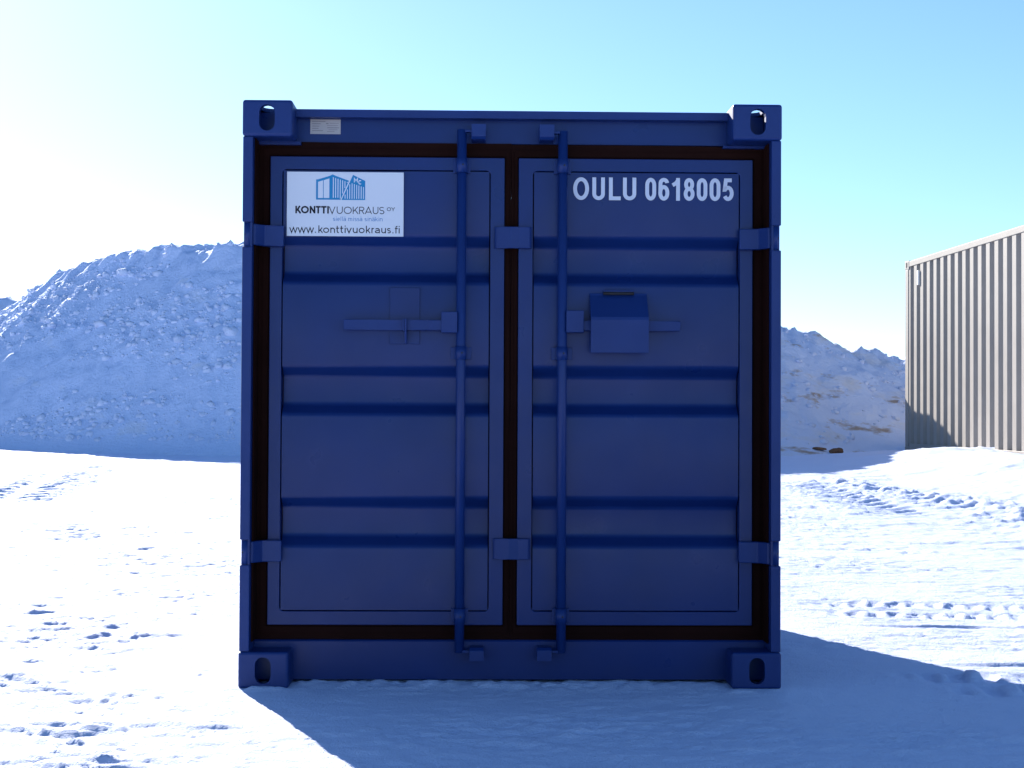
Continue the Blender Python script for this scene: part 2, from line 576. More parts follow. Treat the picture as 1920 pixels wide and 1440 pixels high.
def make_pile(name, R, box, step, front, back, mat, lump, seed, flat=0.25, ledge=0.0, big=.045, fans=()):
    x0, x1, y0, y1 = box
    gx = np.arange(x0, x1, step)
    gy = np.concatenate([np.arange(y0, y1 - 5, step), np.arange(y1 - 5, y1, step * 2.5)])
    X, Y = np.meshgrid(gx, gy)
    X, Y = X.ravel(), Y.ravel()
    o = seed * 13.7
    wx = X + .22 * fbm(X * .35 + o, Y * .35, 2)
    wy = Y + .22 * fbm(X * .35 + 9 + o, Y * .35 + 3, 2)
    d, sgn, crest, run = ridge_field(wx, wy, R)
    # break the crest line
    crest = crest + lump * (.06 * fbm(run * 1.4 + o, run * 0, 2) + .075 * fbm(run * 6 + o, d * 3, 2) * sstep(1.2, .3, d))
    sl = np.where(sgn > 0, front, back)
    sl = sl * (1 + .07 * fbm(run * .9 + o, run * 0 + 2, 3))
    dd = np.maximum(d - flat, 0)
    H = crest - sl * dd - .05 * np.minimum(d, flat)
    if ledge:
        H = H + ledge * sstep(-.2, .6, fbm(X * .45 + o, H * 1.1 + Y * .2, 3))
    for fx, fy, fh, fs in fans:                          # slides of loose snow lying against the foot
        fan = fh - fs * np.hypot(X - fx, (Y - fy) * 1.1) + .04 * fbm(X * 1.5 + fx, Y * 1.5, 2)
        H = np.where(sgn > 0, np.maximum(H, fan), H)
    G = base_height(X, Y)
    # soft toe
    k = .35
    e = H - G
    e = np.where(e > k, e, np.where(e < -k, 0, (e + k) ** 2 / (4 * k)))
    body = sstep(0.02, 0.5, e)
    steep = body * np.where(sgn > 0, 1, .8)
    c1, v1 = cells(X * 2.1 + o, Y * 2.1, seed)
    c2, v2 = cells(X * 4.6 + o, Y * 4.6, seed + 1)
    c3, v3 = cells(X * 9.5 + o, Y * 9.5, seed + 2)
    patch = sstep(-.45, .45, fbm(X * .4 + o, Y * .7 + e * .8, 2))
    e = e + steep * lump * (big * fbm(X * .7 + o, Y * .7, 3)
                            + patch * (.035 * dome(c1, .55) * (v1 - .35)
                                       + .050 * dome(c2, .42) * v2 * (v2 > .45)
                                       + .032 * dome(c3, .40) * v3 * (v3 > .4))
                            + .028 * fbm(X * 6 + o, Y * 6, 3))
    Z = G + np.where(e < .012, -.12, e)
    V = np.stack([X, Y, Z], -1)
    F = grid_faces(len(gy), len(gx))
    keep = (Z[F] > G[F] - .05).any(1)
    F = F[keep]
    used = np.unique(F)
    re = np.full(len(V), -1, dtype=np.int64)
    re[used] = np.arange(len(used))
    me_o = mesh_from(name, V[used], re[F], mat)
    return me_o, X, Y, Z, e, sgn, (len(gy), len(gx))


def ico(sub):
    bm = bmesh.new()
    bmesh.ops.create_icosphere(bm, subdivisions=sub, radius=1)
    v = np.array([t.co[:] for t in bm.verts])
    f = np.array([[t.index for t in q.verts] for q in bm.faces])
    bm.free()
    return v, f


ICO_V, ICO_F = ico(2)
LUMP_V, LUMP_F = ico(1)


def chunks(name, pts, sizes, mat, parent, seed):
    r = np.random.default_rng(seed)
    V, F = [], []
    for k, (p, s) in enumerate(zip(pts, sizes)):
        v = LUMP_V.copy()
        # knock flat facets into the ball so it reads as a broken lump
        for _ in range(5):
            n = r.normal(size=3)
            n /= np.linalg.norm(n)
            lim = r.uniform(.45, .85)
            dd = v @ n
            v = v - np.outer(np.clip(dd - lim, 0, 1), n)
        a = r.uniform(0, 2 * np.pi)
        sc = np.array([r.uniform(.8, 1.4), r.uniform(.7, 1.1), r.uniform(.55, .9)]) * s
        v = v * (1 + .10 * r.normal(size=(len(v), 1))) * sc
        ca, sa = np.cos(a), np.sin(a)
        v = v @ np.array([[ca, sa, 0], [-sa, ca, 0], [0, 0, 1]])
        V.append(v + p)
        F.append(LUMP_F + k * len(LUMP_V))
    o = mesh_from(name, np.concatenate(V), np.concatenate(F), mat, parent, smooth=True)
    o['kind'] = 'stuff'
    return o


RIDGE_L = [(-15.5, 29.5, 0.5),
           (-12.51, 27.8, 1.3),
           (-9.99, 26.4, 1.65),
           (-8.74, 25.5, 2.16),
           (-8.04, 25.0, 2.62),
           (-7.26, 24.5, 2.97),
           (-6.6, 24.0, 3.25),
           (-5.88, 23.5, 3.35),
           (-5.17, 23.0, 3.36),
           (-4.58, 22.5, 3.36),
           (-4.04, 22.2, 3.29),
           (-2, 21.8, 3.3),
           (0.3, 21.6, 3.05),
           (1.6, 21.6, 2.75),
           (2.7, 21.9, 2.35),
           (3.6, 22.3, 1.6),
           (4.2, 22.6, 0.8)]
pileL, X, Y, Z, e, sg, shp = make_pile('snow_pile', RIDGE_L, (-17, 5.4, 15.0, 36), .04, .95, .75, M_PILE, 1.0, 1, .4,
                                          fans=((-3.0, 20.9, 2.35, .85), (-8.9, 24.2, 2.0, .8), (-5.6, 21.9, 1.35, .85), (.6, 20.6, 2.0, .85)))
tag(pileL, 'tall shaded blue-white snow pile left of and behind the blue container', 'snow pile')
r_ = np.random.default_rng(3)
ok = np.where((sg > 0) & (e > .15) & (X > -10.5) & (X < 1))[0]
dens = fbm(X[ok] * .4 + 13.7, Y[ok] * .7 + e[ok] * .8, 2)
ok = ok[dens > -.15 + .5 * (r_.random(len(ok)) - .5)]
pick = r_.choice(ok, 5200, replace=False)
sz = .018 + .060 * r_.random(5200) ** 3.5
sz[:110] = .06 + .09 * r_.random(110) ** 1.5             # a few real blocks among the crumbs
edge = np.where((np.abs(ridge_field(X, Y, RIDGE_L)[0]) < .55) & (X > -10) & (X < -3) & (e > .3))[0]
pick[110:320] = r_.choice(edge, 210, replace=False)      # broken lumps along the crest
sz[110:320] = .03 + .07 * r_.random(210) ** 2
chunks('snow_chunks', np.stack([X[pick], Y[pick] + sz * .15, Z[pick] - sz * .12], -1), sz, M_CHUNK, pileL, 5)

RIDGE_R = [(0.2, 22.2, 2.1), (2.6, 22.4, 2.55), (3.7, 22.6, 2.36), (4.2, 22.7, 2.12), (4.8, 22.9, 1.90), (5.4, 23.1, 1.80), (6.1, 23.5, 1.72),
           (7.4, 24.2, 1.7), (9.5, 25.5, 1.3), (12, 27, .8)]
pileR, X, Y, Z, e, sg, shp = make_pile('snow_pile', RIDGE_R, (-1.5, 14, 15.2, 31), .04, .74, .7, M_PILE_D, .8, 4, .35, .14)
SURF_R = (X, Y, Z)
tag(pileR, 'low dirty snow pile with brown streaks between the two containers', 'snow pile')
ok = np.where((sg > 0) & (e > .12) & (X > 2) & (X < 7))[0]
pick = r_.choice(ok, 260, replace=False)
sz = .022 + .055 * r_.random(260) ** 2.5
chunks('snow_chunks', np.stack([X[pick], Y[pick], Z[pick] + sz * .15], -1), sz, M_CHUNK, pileR, 6)

RIDGE_F = [(-24, 41, 1.6), (-18, 41, 3.3), (-14.4, 42, 4.0), (-13.2, 42.5, 3.6), (-11.5, 43.5, 2.2)]
pileF, *_ = make_pile('snow_pile', RIDGE_F, (-28, -6, 34, 52), .12, .7, .7, M_PILE, 1.2, 8, .6)
tag(pileF, 'distant snow pile peeking over the left slope at the photo edge', 'snow pile')


def clod(name, loc, s, seed, label):
    r = np.random.default_rng(seed)
    v = ICO_V.copy()
    for _ in range(8):
        n = r.normal(size=3)
        n /= np.linalg.norm(n)
        v = v - np.outer(np.clip(v @ n - r.uniform(.4, .8), 0, 1), n)
    v = v * (1 + .07 * r.normal(size=(len(v), 1))) * np.array(s)
    o = mesh_from(name, v, ICO_F, M_CLOD, smooth=False)
    o.location = loc
    return tag(o, label, 'earth clod', 'frozen clods lying on the snow')


def place_z(x, y):
    return float(ground_height(np.array([x]), np.array([y]))[0])


def pile_z(x, y):
    X, Y, Z = SURF_R
    return max(place_z(x, y), float(Z[np.argmin((X - x) ** 2 + (Y - y) ** 2)]))


clod('frozen_clod', (4.19, 19.2, pile_z(4.19, 19.2) + .035), (.12, .09, .055), 2,
     'larger red-brown frozen clod at the foot of the dirty snow pile')
clod('frozen_clod', (3.98, 19.3, pile_z(3.98, 19.3) + .015), (.10, .06, .030), 3,
     'small flat dark clod just left of the larger red-brown one')

# ------------------------------------------------------------------ corner casting, shared by both containers
CW, CD, CH = 0.162, 0.178, 0.118


def casting_mesh():
    """outer corner at the origin: x 0..CW inward, y 0..CD back, z 0..CH down from the top (built as top-left-front)"""
    def tmp(mb):
        o = mb.build('tmp', M_BLUE)
        return o

    def stadium(w, h, n=8):
        r = w / 2
        pts = [(r * math.cos(math.pi * k / n), h / 2 - r + r * math.sin(math.pi * k / n)) for k in range(n + 1)]
        pts += [(-r * math.cos(math.pi * k / n), -h / 2 + r - r * math.sin(math.pi * k / n)) for k in range(n + 1)]
        return pts
    body = tmp(MB().box(0, CW, 0, CD, -CH, 0, .009, 3))
    cut = []
    cut.append(tmp(MB().box(.026, CW - .03, .026, CD - .028, -CH + .014, -.013)))
    cut.append(tmp(MB().prism([(.0795 + u, -.0585 + v) for u, v in stadium(.051, .086)], 'y', -.02, .06)))
    cut.append(tmp(MB().prism([(.089 + u, -.0585 + v) for u, v in stadium(.051, .080)], 'x', -.02, .06)))
    cut.append(tmp(MB().prism([(.081 + u, .089 + v) for u, v in stadium(.064, .124)], 'z', -.03, .02)))
    for c in cut:
        md = body.modifiers.new('b', 'BOOLEAN')
        md.operation = 'DIFFERENCE'
        md.solver = 'EXACT'
        md.object = c
    dg = bpy.context.evaluated_depsgraph_get()
    me = bpy.data.meshes.new_from_object(body.evaluated_get(dg))
    me.name = 'corner_casting'
    for o in [body] + cut:
        m = o.data
        bpy.data.objects.remove(o)
        bpy.data.meshes.remove(m)
    return me


CAST = casting_mesh()


def add_castings(root, half_w, length, height, mat):
    for sx in (-1, 1):
        for yb in (0, 1):
            for zb in (1, 0):
                o = bpy.data.objects.new('corner_casting', CAST)
                link(o, root)
                o.location = (sx * half_w, length * yb, height * zb)
                o.scale = (-sx, -1 if yb else 1, 1 if zb else -1)
                o.material_slots[0].link = 'OBJECT'
                o.material_slots[0].material = mat


# ------------------------------------------------------------------ corrugated sheets
def corrugated(name, a0, a1, z0, z1, plane, depth, mat, parent, along='y', flat=.072, slope=.068, inner=.070, thick=.003, sign=1):
    """vertical ribs along an axis from a0 to a1; plane = outermost coordinate, ribs recede by depth*sign"""
    prof = []
    a = a0
    k = 0
    while True:
        for da, dep in ((0, 0), (flat, 0), (flat + slope, depth), (flat + slope + inner, depth)):
            if a + da <= a1:
                prof.append((a + da, dep))
        a += flat + 2 * slope + inner
        if a > a1:
            break
    prof.append((a1, prof[-1][1]))
    V = []
    for a, dep in prof:
        for z in (z0, z1):
            c = plane + sign * dep
            V.append((c, a, z) if along == 'y' else (a, c, z))
    for a, dep in prof:
        for z in (z0, z1):
            c = plane + sign * (dep + thick)
            V.append((c, a, z) if along == 'y' else (a, c, z))
    n = len(prof)
    F = []
    for i in range(n - 1):
        F.append((2 * i, 2 * i + 2, 2 * i + 3, 2 * i + 1))
        j = 2 * n
        F.append((j + 2 * i, j + 2 * i + 1, j + 2 * i + 3, j + 2 * i + 2))
    return mesh_from(name, np.array(V), np.array(F), mat, parent, smooth=False)


# ------------------------------------------------------------------ the blue container
LEN = 1.95
blue = empty('storage_container', (CX, CY, 0), YAW)
tag(blue, 'blue steel storage container with closed double doors standing on snow', 'container')
add_castings(blue, W2, LEN, HC, M_BLUE2)

# corner posts: a core and three flange lengths that stop at the hinges
for sx in (-1, 1):
    core = MB().box(*sorted((sx * .8715, sx * .8440)), .013, .16, CH - .004, HC - CH + .004, .002)
    post = core.build('corner_post', M_BLUE, blue)
    fl = MB()
    for z0, z1 in ((CH, .3975), (.4775, 1.4255), (1.5055, HC - CH)):
        fl.box(*sorted((sx * .8755, sx * .8435)), .006, .150, z0 + .0005, z1 - .0005, .003)
    fl.build('post_flange', M_BLUE2, post)
    rear = MB().box(*sorted((sx * .873, sx * .800)), LEN - .13, LEN - .005, CH - .004, HC - CH + .004, .004)
    rear.build('corner_post', M_BLUE, blue)

# head of the door frame
hd = MB().prism([(.128, 1.786), (.128, 1.884), (.160, 1.884), (.160, 1.786)], 'x', -.84, .84, .0015)
header = hd.build('door_header', M_BLUE, blue)
lip = MB().prism([(.088, 1.864), (.088, 1.8895), (.165, 1.8895), (.165, 1.8855), (.122, 1.8855), (.121, 1.870), (.118, 1.864)],
                 'x', -W2 + CW + .001, W2 - CW - .001, .0)
lip.build('header_rail', M_BLUE2, header)
# small filler plates beside the castings
MB().box(-.843, -.70, .102, .1275, 1.774, 1.7855, .001).build('filler_plate', M_BLUE, header)
MB().box(.70, .843, .102, .1275, 1.774, 1.7835, .001).build('filler_plate', M_BLUE, header)
sl = MB().prism([(.108, .012), (.108, .136), (.113, .141), (.17, .141), (.17, .012)], 'x', -.8425, .8425, .0)
sill = sl.build('door_sill', M_BLUE, blue)


def keeper(x0, x1, z0, z1, parent, down):
    k = MB().prism([(.044, z0 + (.008 if down else 0)), (.044, z1 - (0 if down else .008)), (.058 if not down else .044, z1),
                    (.130, z1), (.130, z0), (.058 if down else .044, z0)] if True else [], 'x', x0, x1, .0025)
    return k.build('cam_keeper', M_BLUE2, parent)


keeper(-.136, -.089, 1.789, 1.837, header, True)
keeper(.087, .136, 1.789, 1.837, header, True)
keeper(-.134, -.087, .083, .124, sill, False)
keeper(.086, .134, .083, .125, sill, False)

# roof, floor, side and rear walls
rf = MB()
rf.box(-.845, .845, .151, LEN - .03, 1.866, 1.870)
for k in range(6):
    yy = .34 + k * .25
    rf.prism([(yy, 1.8702), (yy + .05, 1.884), (yy + .10, 1.884), (yy + .15, 1.8702)], 'x', -.80, .80)
rf.build('roof', M_BLUE, blue)
for sx in (-1, 1):
    a, b = sorted((sx * .872, sx * .846))
    MB().box(a, b, .1785, LEN - .1785, 1.835, 1.889, .003).build('top_rail', M_BLUE2, blue)
    MB().box(a, b, .1785, LEN - .1785, .014, .12, .003).build('bottom_rail', M_BLUE2, blue)
    corrugated('side_wall', .152, LEN - .135, .1205, 1.8345, sx * .867, .026, M_BLUE, blue, 'y', .06, .045, .06, .002, -sx)
corrugated('rear_wall', -.80, .80, .10, 1.86, LEN - .02, .024, M_BLUE, blue, 'x', .06, .045, .06, .002, -1)
MB().box(-.84, .84, .171, LEN - .03, .11, .138).build('floor', M_BLUE, blue)


# doors
def panel_profile(z0, z1, y_out, y_in):
    """side profile of the pressed door skin, front line top to bottom"""
    P = [(y_out, z1)]
    for a, b in ((1.442, 1.350), (1.011, .916), (.578, .481)):
        P += [(y_out, a + .031), (y_in, a), (y_in, b), (y_out, b - .031)]
    P.append((y_out, z0))
    return P


def rounded(P, r=.011, n=4):
    out = [P[0]]
    for i in range(1, len(P) - 1):
        p0, p, p1 = (Vector(P[i - 1]), Vector(P[i]), Vector(P[i + 1]))
        a = p + (p0 - p).normalized() * r
        b = p + (p1 - p).normalized() * r
        for k in range(n + 1):
            t = k / n
            q = a * (1 - t) ** 2 + p * 2 * t * (1 - t) + b * t * t
            out.append((q.x, q.y))
    out.append(P[-1])
    return out


def make_door(x0, x1, px0, px1, mirror):
    z0, z1, pz0, pz1 = .1915, 1.735, .240, 1.689
    fr = MB().ring(rrect(x0, x1, z0, z1, .003), rrect(px0 - .0035, px1 + .0035, pz0 - .0035, pz1 + .0035, .014), .100, .150)
    door = fr.build('door', M_BLUE, blue)
    es = [e for e in door.data.edges]
    bv = door.modifiers.new('soft', 'BEVEL')
    bv.width = .0022
    bv.segments = 2
    bv.limit_method = 'ANGLE'
    # the pressed skin, split in columns so that a very slight dishing can be given to it
    prof = rounded(panel_profile(pz0, pz1, .1035, .1450))
    nx = 14
    xs_ = np.linspace(px0, px1, nx)
    V, F = [], []
    for i, xx in enumerate(xs_):
        for y, z in prof:
            w = .0024 * math.sin(xx * 9 + z * 3.1) * math.sin(z * 4.7 + xx * 2) if 0 < i < nx - 1 else 0
            V.append((xx, y + w, z))
    m = len(prof)
    for i in range(nx - 1):
        for j in range(m - 1):
            F.append((i * m + j, i * m + j + 1, (i + 1) * m + j + 1, (i + 1) * m + j))
    V, F = np.array(V), np.array(F)
    sk = mesh_from('door_panel', V, F, M_BLUE, door, smooth=True)
    sk.data.polygons.foreach_set('use_smooth', np.ones(len(F), dtype=bool))
    return door


door_l = make_door(-.799, -.026, -.756, -.076, 1)
door_r = make_door(.021, .799, .072, .753, -1)
door_l['label'] = 'left door with the white company sign'
door_r['label'] = 'right door with the white serial number and lock box'
# black slab standing in for the shade inside the groove round each skin
for d, (x0, x1) in ((door_l, (-.790, -.035)), (door_r, (.030, .790))):
    MB().box(x0, x1, .151, .161, .2, 1.73).build('groove_shade_slab', M_RUB, d)

# rubber gaskets: a flat strip with a raised bulb, plus a black strip for post shade
for d, (x0, x1, z0, z1, ix0, ix1, iz0, iz1) in ((door_l, (-.8425, -.003, .1415, 1.7865, -.7995, -.0255, .191, 1.7355)),
                                                (door_r, (-.0025, .8425, .138, 1.7830, .0205, .7995, .191, 1.7355))):
    sd = 40 if d is door_l else 60
    g = MB().ring(wavy(x0, x1, z0, z1, .0008, sd), wavy(ix0, ix1, iz0, iz1, 0, sd + 1), .121, .148)
    bx = (ix0 - x0, x1 - ix1, iz0 - z0, z1 - iz1)
    g.ring(wavy(x0 + bx[0] * .45, x1 - bx[1] * .3, z0 + bx[2] * .45, z1 - bx[3] * .45, .0012, sd + 2),
           wavy(ix0 - bx[0] * .12, ix1 + bx[1] * .1, iz0 - bx[2] * .12, iz1 + bx[3] * .12, .0008, sd + 3), .115, .1206)
    xo = x0 if d is door_l else x1
    si = 1 if d is door_l else -1
    g.box(*sorted((xo + si * .0004, xo + si * .0050)), .040, .1205, z0 + .004, z1 - .004)  # side lip run forward in black to paint the post's shaded inner face
    g.build('gasket_and_post_shade', M_RUB, d)


# hinges on the posts and straps across the middle
def bent_strip(pts, thick, z0, z1, bev=.002):
    """plate following (x, y) points, thickness towards the back"""
    n = len(pts)
    prof = list(pts) + [(x, y + thick) for x, y in reversed(pts)]
    return MB().prism(prof, 'z', z0, z1, bev)


for sx in (-1, 1):
    for zc, za, zb in ((1.4655, 1.434, 1.5025), (.4375, .401, .4705)):
        pts = [(sx * .8535, .030), (sx * .838, .030), (sx * .812, .072), (sx * .751, .074)]
        if sx > 0:
            pts = pts[::-1]
        h = bent_strip(pts, .024, za, zb, .003).build('hinge', M_BLUE2, blue)
        MB().tube((sx * .8595, .022, zc - .0385), (sx * .8595, .022, zc + .0385), .0125, n=20).build('hinge_knuckle', M_BLUE2, h)
        MB().tube((sx * .866, .0115, zc), (sx * .866, .016, zc), .0035, n=10).build('grease_nipple', M_BOLT, h)
for za, zb in ((1.434, 1.505), (.409, .4775)):
    pts = [(-.059, .092), (-.052, .086), (-.026, .081), (-.006, .077), (.016, .082), (.024, .0835), (.056, .080), (.064, .088)]
    bent_strip(pts, .011, za, zb, .0025).build('door_strap', M_BLUE2, blue)

# lock rods with guides, cams and handles
for sx, xr, zt in ((-1, -.1675, 1.822), (1, .1655, 1.819)):
    rod = MB().tube((xr, .070, .106), (xr, .070, zt), .0155, n=28).build('lock_rod', M_BLUE2, blue)
    for z0, z1, wide in ((1.681, 1.729, 1.0), (1.065, 1.109, 1.6), (.200, .250, 1.0)):
        g = MB().tube((xr, .070, z0), (xr, .070, z1), .0185, n=28)
        hw = .0185 + .010 * wide
        g.box(xr - hw, xr + hw, .0935, .1030 if wide < 1.2 else .1030, z0 + .002, z1 - .002, .0015)
        for s in (-1, 1):
            g.box(*sorted((xr + s * .0165, xr + s * .0195)), .070, .0945, z0 + .001, z1 - .001, .0008)
        gd = g.build('rod_guide', M_BLUE2, rod)
        zc = (z0 + z1) / 2
        MB().tube((xr + .004, .0495, zc), (xr + .004, .053, zc), .0028, n=10).build('bolt', M_BOLT, gd)
    for z0, z1 in ((zt - .009, zt - .0005), (.1065, .115)):
        xa, xb = sorted((xr - sx * .010, xr - sx * .034))
        MB().box(xa, xb, .058, .082, z0, z1, .0015).build('lock_cam', M_BLUE2, rod)
        xa, xb = sorted((xr - sx * .032, xr - sx * .060))
        MB().box(xa, xb, .060, .080, z0 - .012, z1 + .004, .002).build('lock_cam', M_BLUE2, rod)

# left handle: hub on the rod, bar with a shallow bend, catch plate and hasp
hl = bent_strip([(-.552, .062), (-.470, .064), (-.440, .067), (-.400, .067), (-.330, .064), (-.280, .066), (-.262, .060), (-.225, .058)],
                .012, 1.161, 1.1945, .002).build('door_handle', M_BLUE2, blue)
MB().prism([(-.232, .052), (-.232, .082), (-.176, .090), (-.1795, .050)], 'z', 1.153, 1.2215, .002).build('handle_hub', M_BLUE2, hl)
MB().box(-.403, -.304, .0965, .1022, 1.1165, 1.3025, .0015).build('catch_plate', M_BLUE, hl)
MB().box(-.358, -.353, .050, .0985, 1.158, 1.197, .001).build('handle_catch', M_BLUE2, hl)
MB().prism([(.050, 1.197), (.050, 1.160), (.070, 1.118), (.0985, 1.118), (.0985, 1.157), (.066, 1.163), (.060, 1.197)], 'x', -.352, -.345,
           .001).build('handle_catch', M_BLUE2, hl)
# right handle, mostly behind the lock box
hr = bent_strip([(.225, .060), (.262, .062), (.440, .066), (.470, .066), (.555, .064)], .012, 1.163, 1.195, .002).build('door_handle', M_BLUE2, blue)
MB().prism([(.236, .052), (.236, .082), (.176, .090), (.178, .050)], 'z', 1.156, 1.228, .002).build('handle_hub', M_BLUE2, hr)
MB().box(.302, .400, .0985, .1022, 1.108, 1.24, .0015).build('catch_plate', M_BLUE, hr)

# lock box: a folded sheet hood, open below, notched sides for the handle
lb = MB()
front = [(.0965, 1.2885), (.0935, 1.2810), (.030, 1.206), (.028, 1.196), (.028, 1.089), (.031, 1.089), (.031, 1.197), (.033, 1.204),
         (.0955, 1.2780), (.0985, 1.2780), (.0985, 1.2885)]
lb.prism(front, 'x', .257, .4465, .0008)
for x in (.2585, .4425):
    lb.prism([(.0320, 1.0905), (.0320, 1.155), (.0575, 1.155), (.0575, 1.2), (.0985, 1.2), (.0985, 1.268), (.034, 1.2015)][::1] if False else
             [(.0320, 1.0905), (.0320, 1.2000), (.0975, 1.2775), (.0975, 1.2045), (.0560, 1.2045), (.0560, 1.152), (.0700, 1.152), (.0700, 1.0905)],
             'x', x, x + .0025)
lbo = lb.build('lock_box', M_BLUE2, blue)
MB().box(.303, .402, .0880, .1025, 1.2893, 1.2990, .002).build('hood_hinge', M_BLUE2, lbo)
MB().tube((.302, .083, 1.2868), (.403, .083, 1.2868), .0052, n=12).build('hinge_pin', M_BOLT, lbo)


# ------------------------------------------------------------------ lettering: strokes drawn letter by letter
def arc(cx, cy, rx, ry, a0, a1, n=14):
    return [(cx + rx * math.cos(math.radians(a0 + (a1 - a0) * k / n)), cy + ry * math.sin(math.radians(a0 + (a1 - a0) * k / n)))
            for k in range(n + 1)]


def glyph(ch, w, wt):
    """centre lines of a letter of width w and height 1 for stroke weight wt: list of (points, closed)"""
    s = wt / 2
    L, R, B, T = s, w - s, s, 1 - s
    m = w / 2
    X = .70                                              # x height of the small letters
    XT = X - s
    rx = (R - L) / 2

    def bowl(x0, x1, y0, y1):
        r = min((x1 - x0) / 2, (y1 - y0) / 2)
        rr = (x1 - x0) / 2
        ry = min((y1 - y0) / 2, rr * 1.55)
        c = (x0 + x1) / 2
        return arc(c, y1 - ry, rr, ry, 0, 180) + arc(c, y0 + ry, rr, ry, 180, 360)
    if ch in 'O0':
        return [(bowl(L, R, B, T), True)]
    if ch == 'o':
        return [(arc(m, X / 2, rx, X / 2 - s, 0, 360, 26)[:-1], True)]
    if ch == 'U':
        return [([(L, 1)] + arc(m, B + rx, rx, rx, 180, 360) + [(R, 1)], False)]
    if ch == 'L':
        return [([(L, 1), (L, B), (w, B)], False)]
    if ch == '6':
        r = rx * 1.1
        return [(bowl(L, R, B, B + .60 - s), True),
                ([(R - .01, T - .14)] + arc(m, T - rx, rx * .94, rx, 18, 180, 10) + [(L, .30)], False)]
    if ch == '1':
        return [([(w * .62, 0), (w * .62, 1)], False), ([(w * .62, .90), (w * .40, .76), (w * .10, .68)], False)]
    if ch == '8':
        return [(bowl(L + .02, R - .02, .52, T), True), (bowl(L, R, B, .52), True)]
    if ch == '5':
        return [([(R, T), (L + .07, T), (L + .02, .50)] + arc(m, .34, rx, .335 - s, 140, -150, 18), False)]
    if ch == 'K':
        return [([(L, 0), (L, 1)], False), ([(L + s, .36), (w - s, 1)], False), ([(w * .40, .56), (w, 0)], False)]
    if ch == 'N':
        return [([(L, 0), (L, 1)], False), ([(R, 0), (R, 1)], False), ([(L, 1 - s * .8), (R, s * .8)], False)]
    if ch == 'T':
        return [([(0, T), (w, T)], False), ([(m, 0), (m, T - s)], False)]
    if ch == 'I':
        return [([(m, 0), (m, 1)], False)]
    if ch == 'V':
        return [([(s * .6, 1), (m, s * .4), (w - s * .6, 1)], False)]
    if ch == 'R':
        return [([(L, 0), (L, 1)], False), ([(L + s, T)] + arc(w - .32, .72, .32 - s, .28 - s, 90, -90, 10) + [(L + s, .44 + s)], False),
                ([(w * .52, .44), (w - s * .4, 0)], False)]
    if ch == 'A':
        return [([(s * .6, 0), (m, 1 - s * .4), (w - s * .6, 0)], False), ([(w * .2, .27), (w * .8, .27)], False)]
    if ch == 'S':
        return [(arc(m, .74, rx, .26 - s, 35, 180, 8)[:-1] + arc(m, .74, rx, .235, 180, 250, 4) + arc(m, .27, rx, .245, 70, 0, 4)[:-1]
                 + arc(m, .27, rx, .27 - s, 0, -150, 8), False)]
    if ch == 'Y':
        return [([(s * .5, 1), (m, .45)], False), ([(w - s * .5, 1), (m, .45)], False), ([(m, .47), (m, 0)], False)]
    if ch == 'M':
        return [([(L, 0), (L, 1 - s), (m, .35), (R, 1 - s), (R, 0)], False)]
    if ch == 'C':
        return [(arc(m, .5, rx, .5 - s, 42, 318, 18), False)]
    if ch == 'w':
        return [([(s * .6, X), (w * .27, s * .5), (m, X - s * .4), (w * .73, s * .5), (w - s * .6, X)], False)]
    if ch == 'v':
        return [([(s * .6, X), (m, s * .5), (w - s * .6, X)], False)]
    if ch == '.':
        return [([(m, 0), (m, wt * 1.15)], False)]
    if ch == 'k':
        return [([(L, 0), (L, 1)], False), ([(L + s, .26), (w - s, X)], False), ([(w * .42, .40), (w - s * .3, 0)], False)]
    if ch == 'n':
        return [([(L, 0), (L, X)], False), (arc(m, XT - rx, rx, rx, 172, 0, 10) + [(R, 0)], False)]
    if ch == 'm':
        q = (w / 2 - s) / 2
        return [([(L, 0), (L, X)], False), (arc(L + q, XT - q, q, q, 172, 0, 8) + [(L + 2 * q, 0)], False),
                (arc(L + 3 * q, XT - q, q, q, 172, 0, 8) + [(R, 0)], False)]
    if ch == 't':
        return [([(w * .38, .95), (w * .38, .20)] + arc(w * .38 + .16, .20, .16, .2 - s, 180, 290, 8), False),
                ([(0, X - s), (w * .95, X - s)], False)]
    if ch == 'i':
        return [([(m, 0), (m, X)], False), ([(m, .86), (m, .86 + wt * 1.1)], False)]
    if ch == 'u':
        return [([(L, X)] + arc(m, B + rx, rx, rx, 180, 352, 10), False), ([(R, 0), (R, X)], False)]
    if ch == 'r':
        return [([(L, 0), (L, X)], False), (arc(L + .22, XT - .22, .22, .22, 172, 80, 6), False)]
    if ch in 'aä':
        r = [([(R, 0), (R, XT - rx * .8)] + arc(m, XT - rx * .9, rx, rx * .9, 0, 150, 10), False),
             (arc(m, .20, rx, .2 - s, 20, 340, 16) if False else [(R, .40), (m, .40)] + arc(m - .02, .20, rx - .02, .2 - s, 95, 270, 10) + [(R, .12)], False)]
        if ch == 'ä':
            r += [([(w * .28, .84), (w * .28, .84 + wt * 1.2)], False), ([(w * .72, .84), (w * .72, .84 + wt * 1.2)], False)]
        return r
    if ch == 's':
        return [(arc(m, X * .74, rx, X * .26 - s, 35, 180, 8)[:-1] + arc(m, X * .74, rx, X * .235, 180, 250, 4)
                 + arc(m, X * .27, rx, X * .245, 70, 0, 4)[:-1] + arc(m, X * .27, rx, X * .27 - s, 0, -150, 8), False)]
    if ch == 'f':
        return [([(w * .35, 0), (w * .35, .78)] + arc(w * .35 + .17, .78, .17, .22 - s, 180, 80, 7), False), ([(0, X - s), (w * .9, X - s)], False)]
    if ch == 'e':
        return [([(L + s, X * .5), (R, X * .5)] + arc(m, X / 2, rx, X / 2 - s, 0, 315, 20)[1:], False)]
    if ch == 'l':
        return [([(m, 0), (m, 1)], False)]
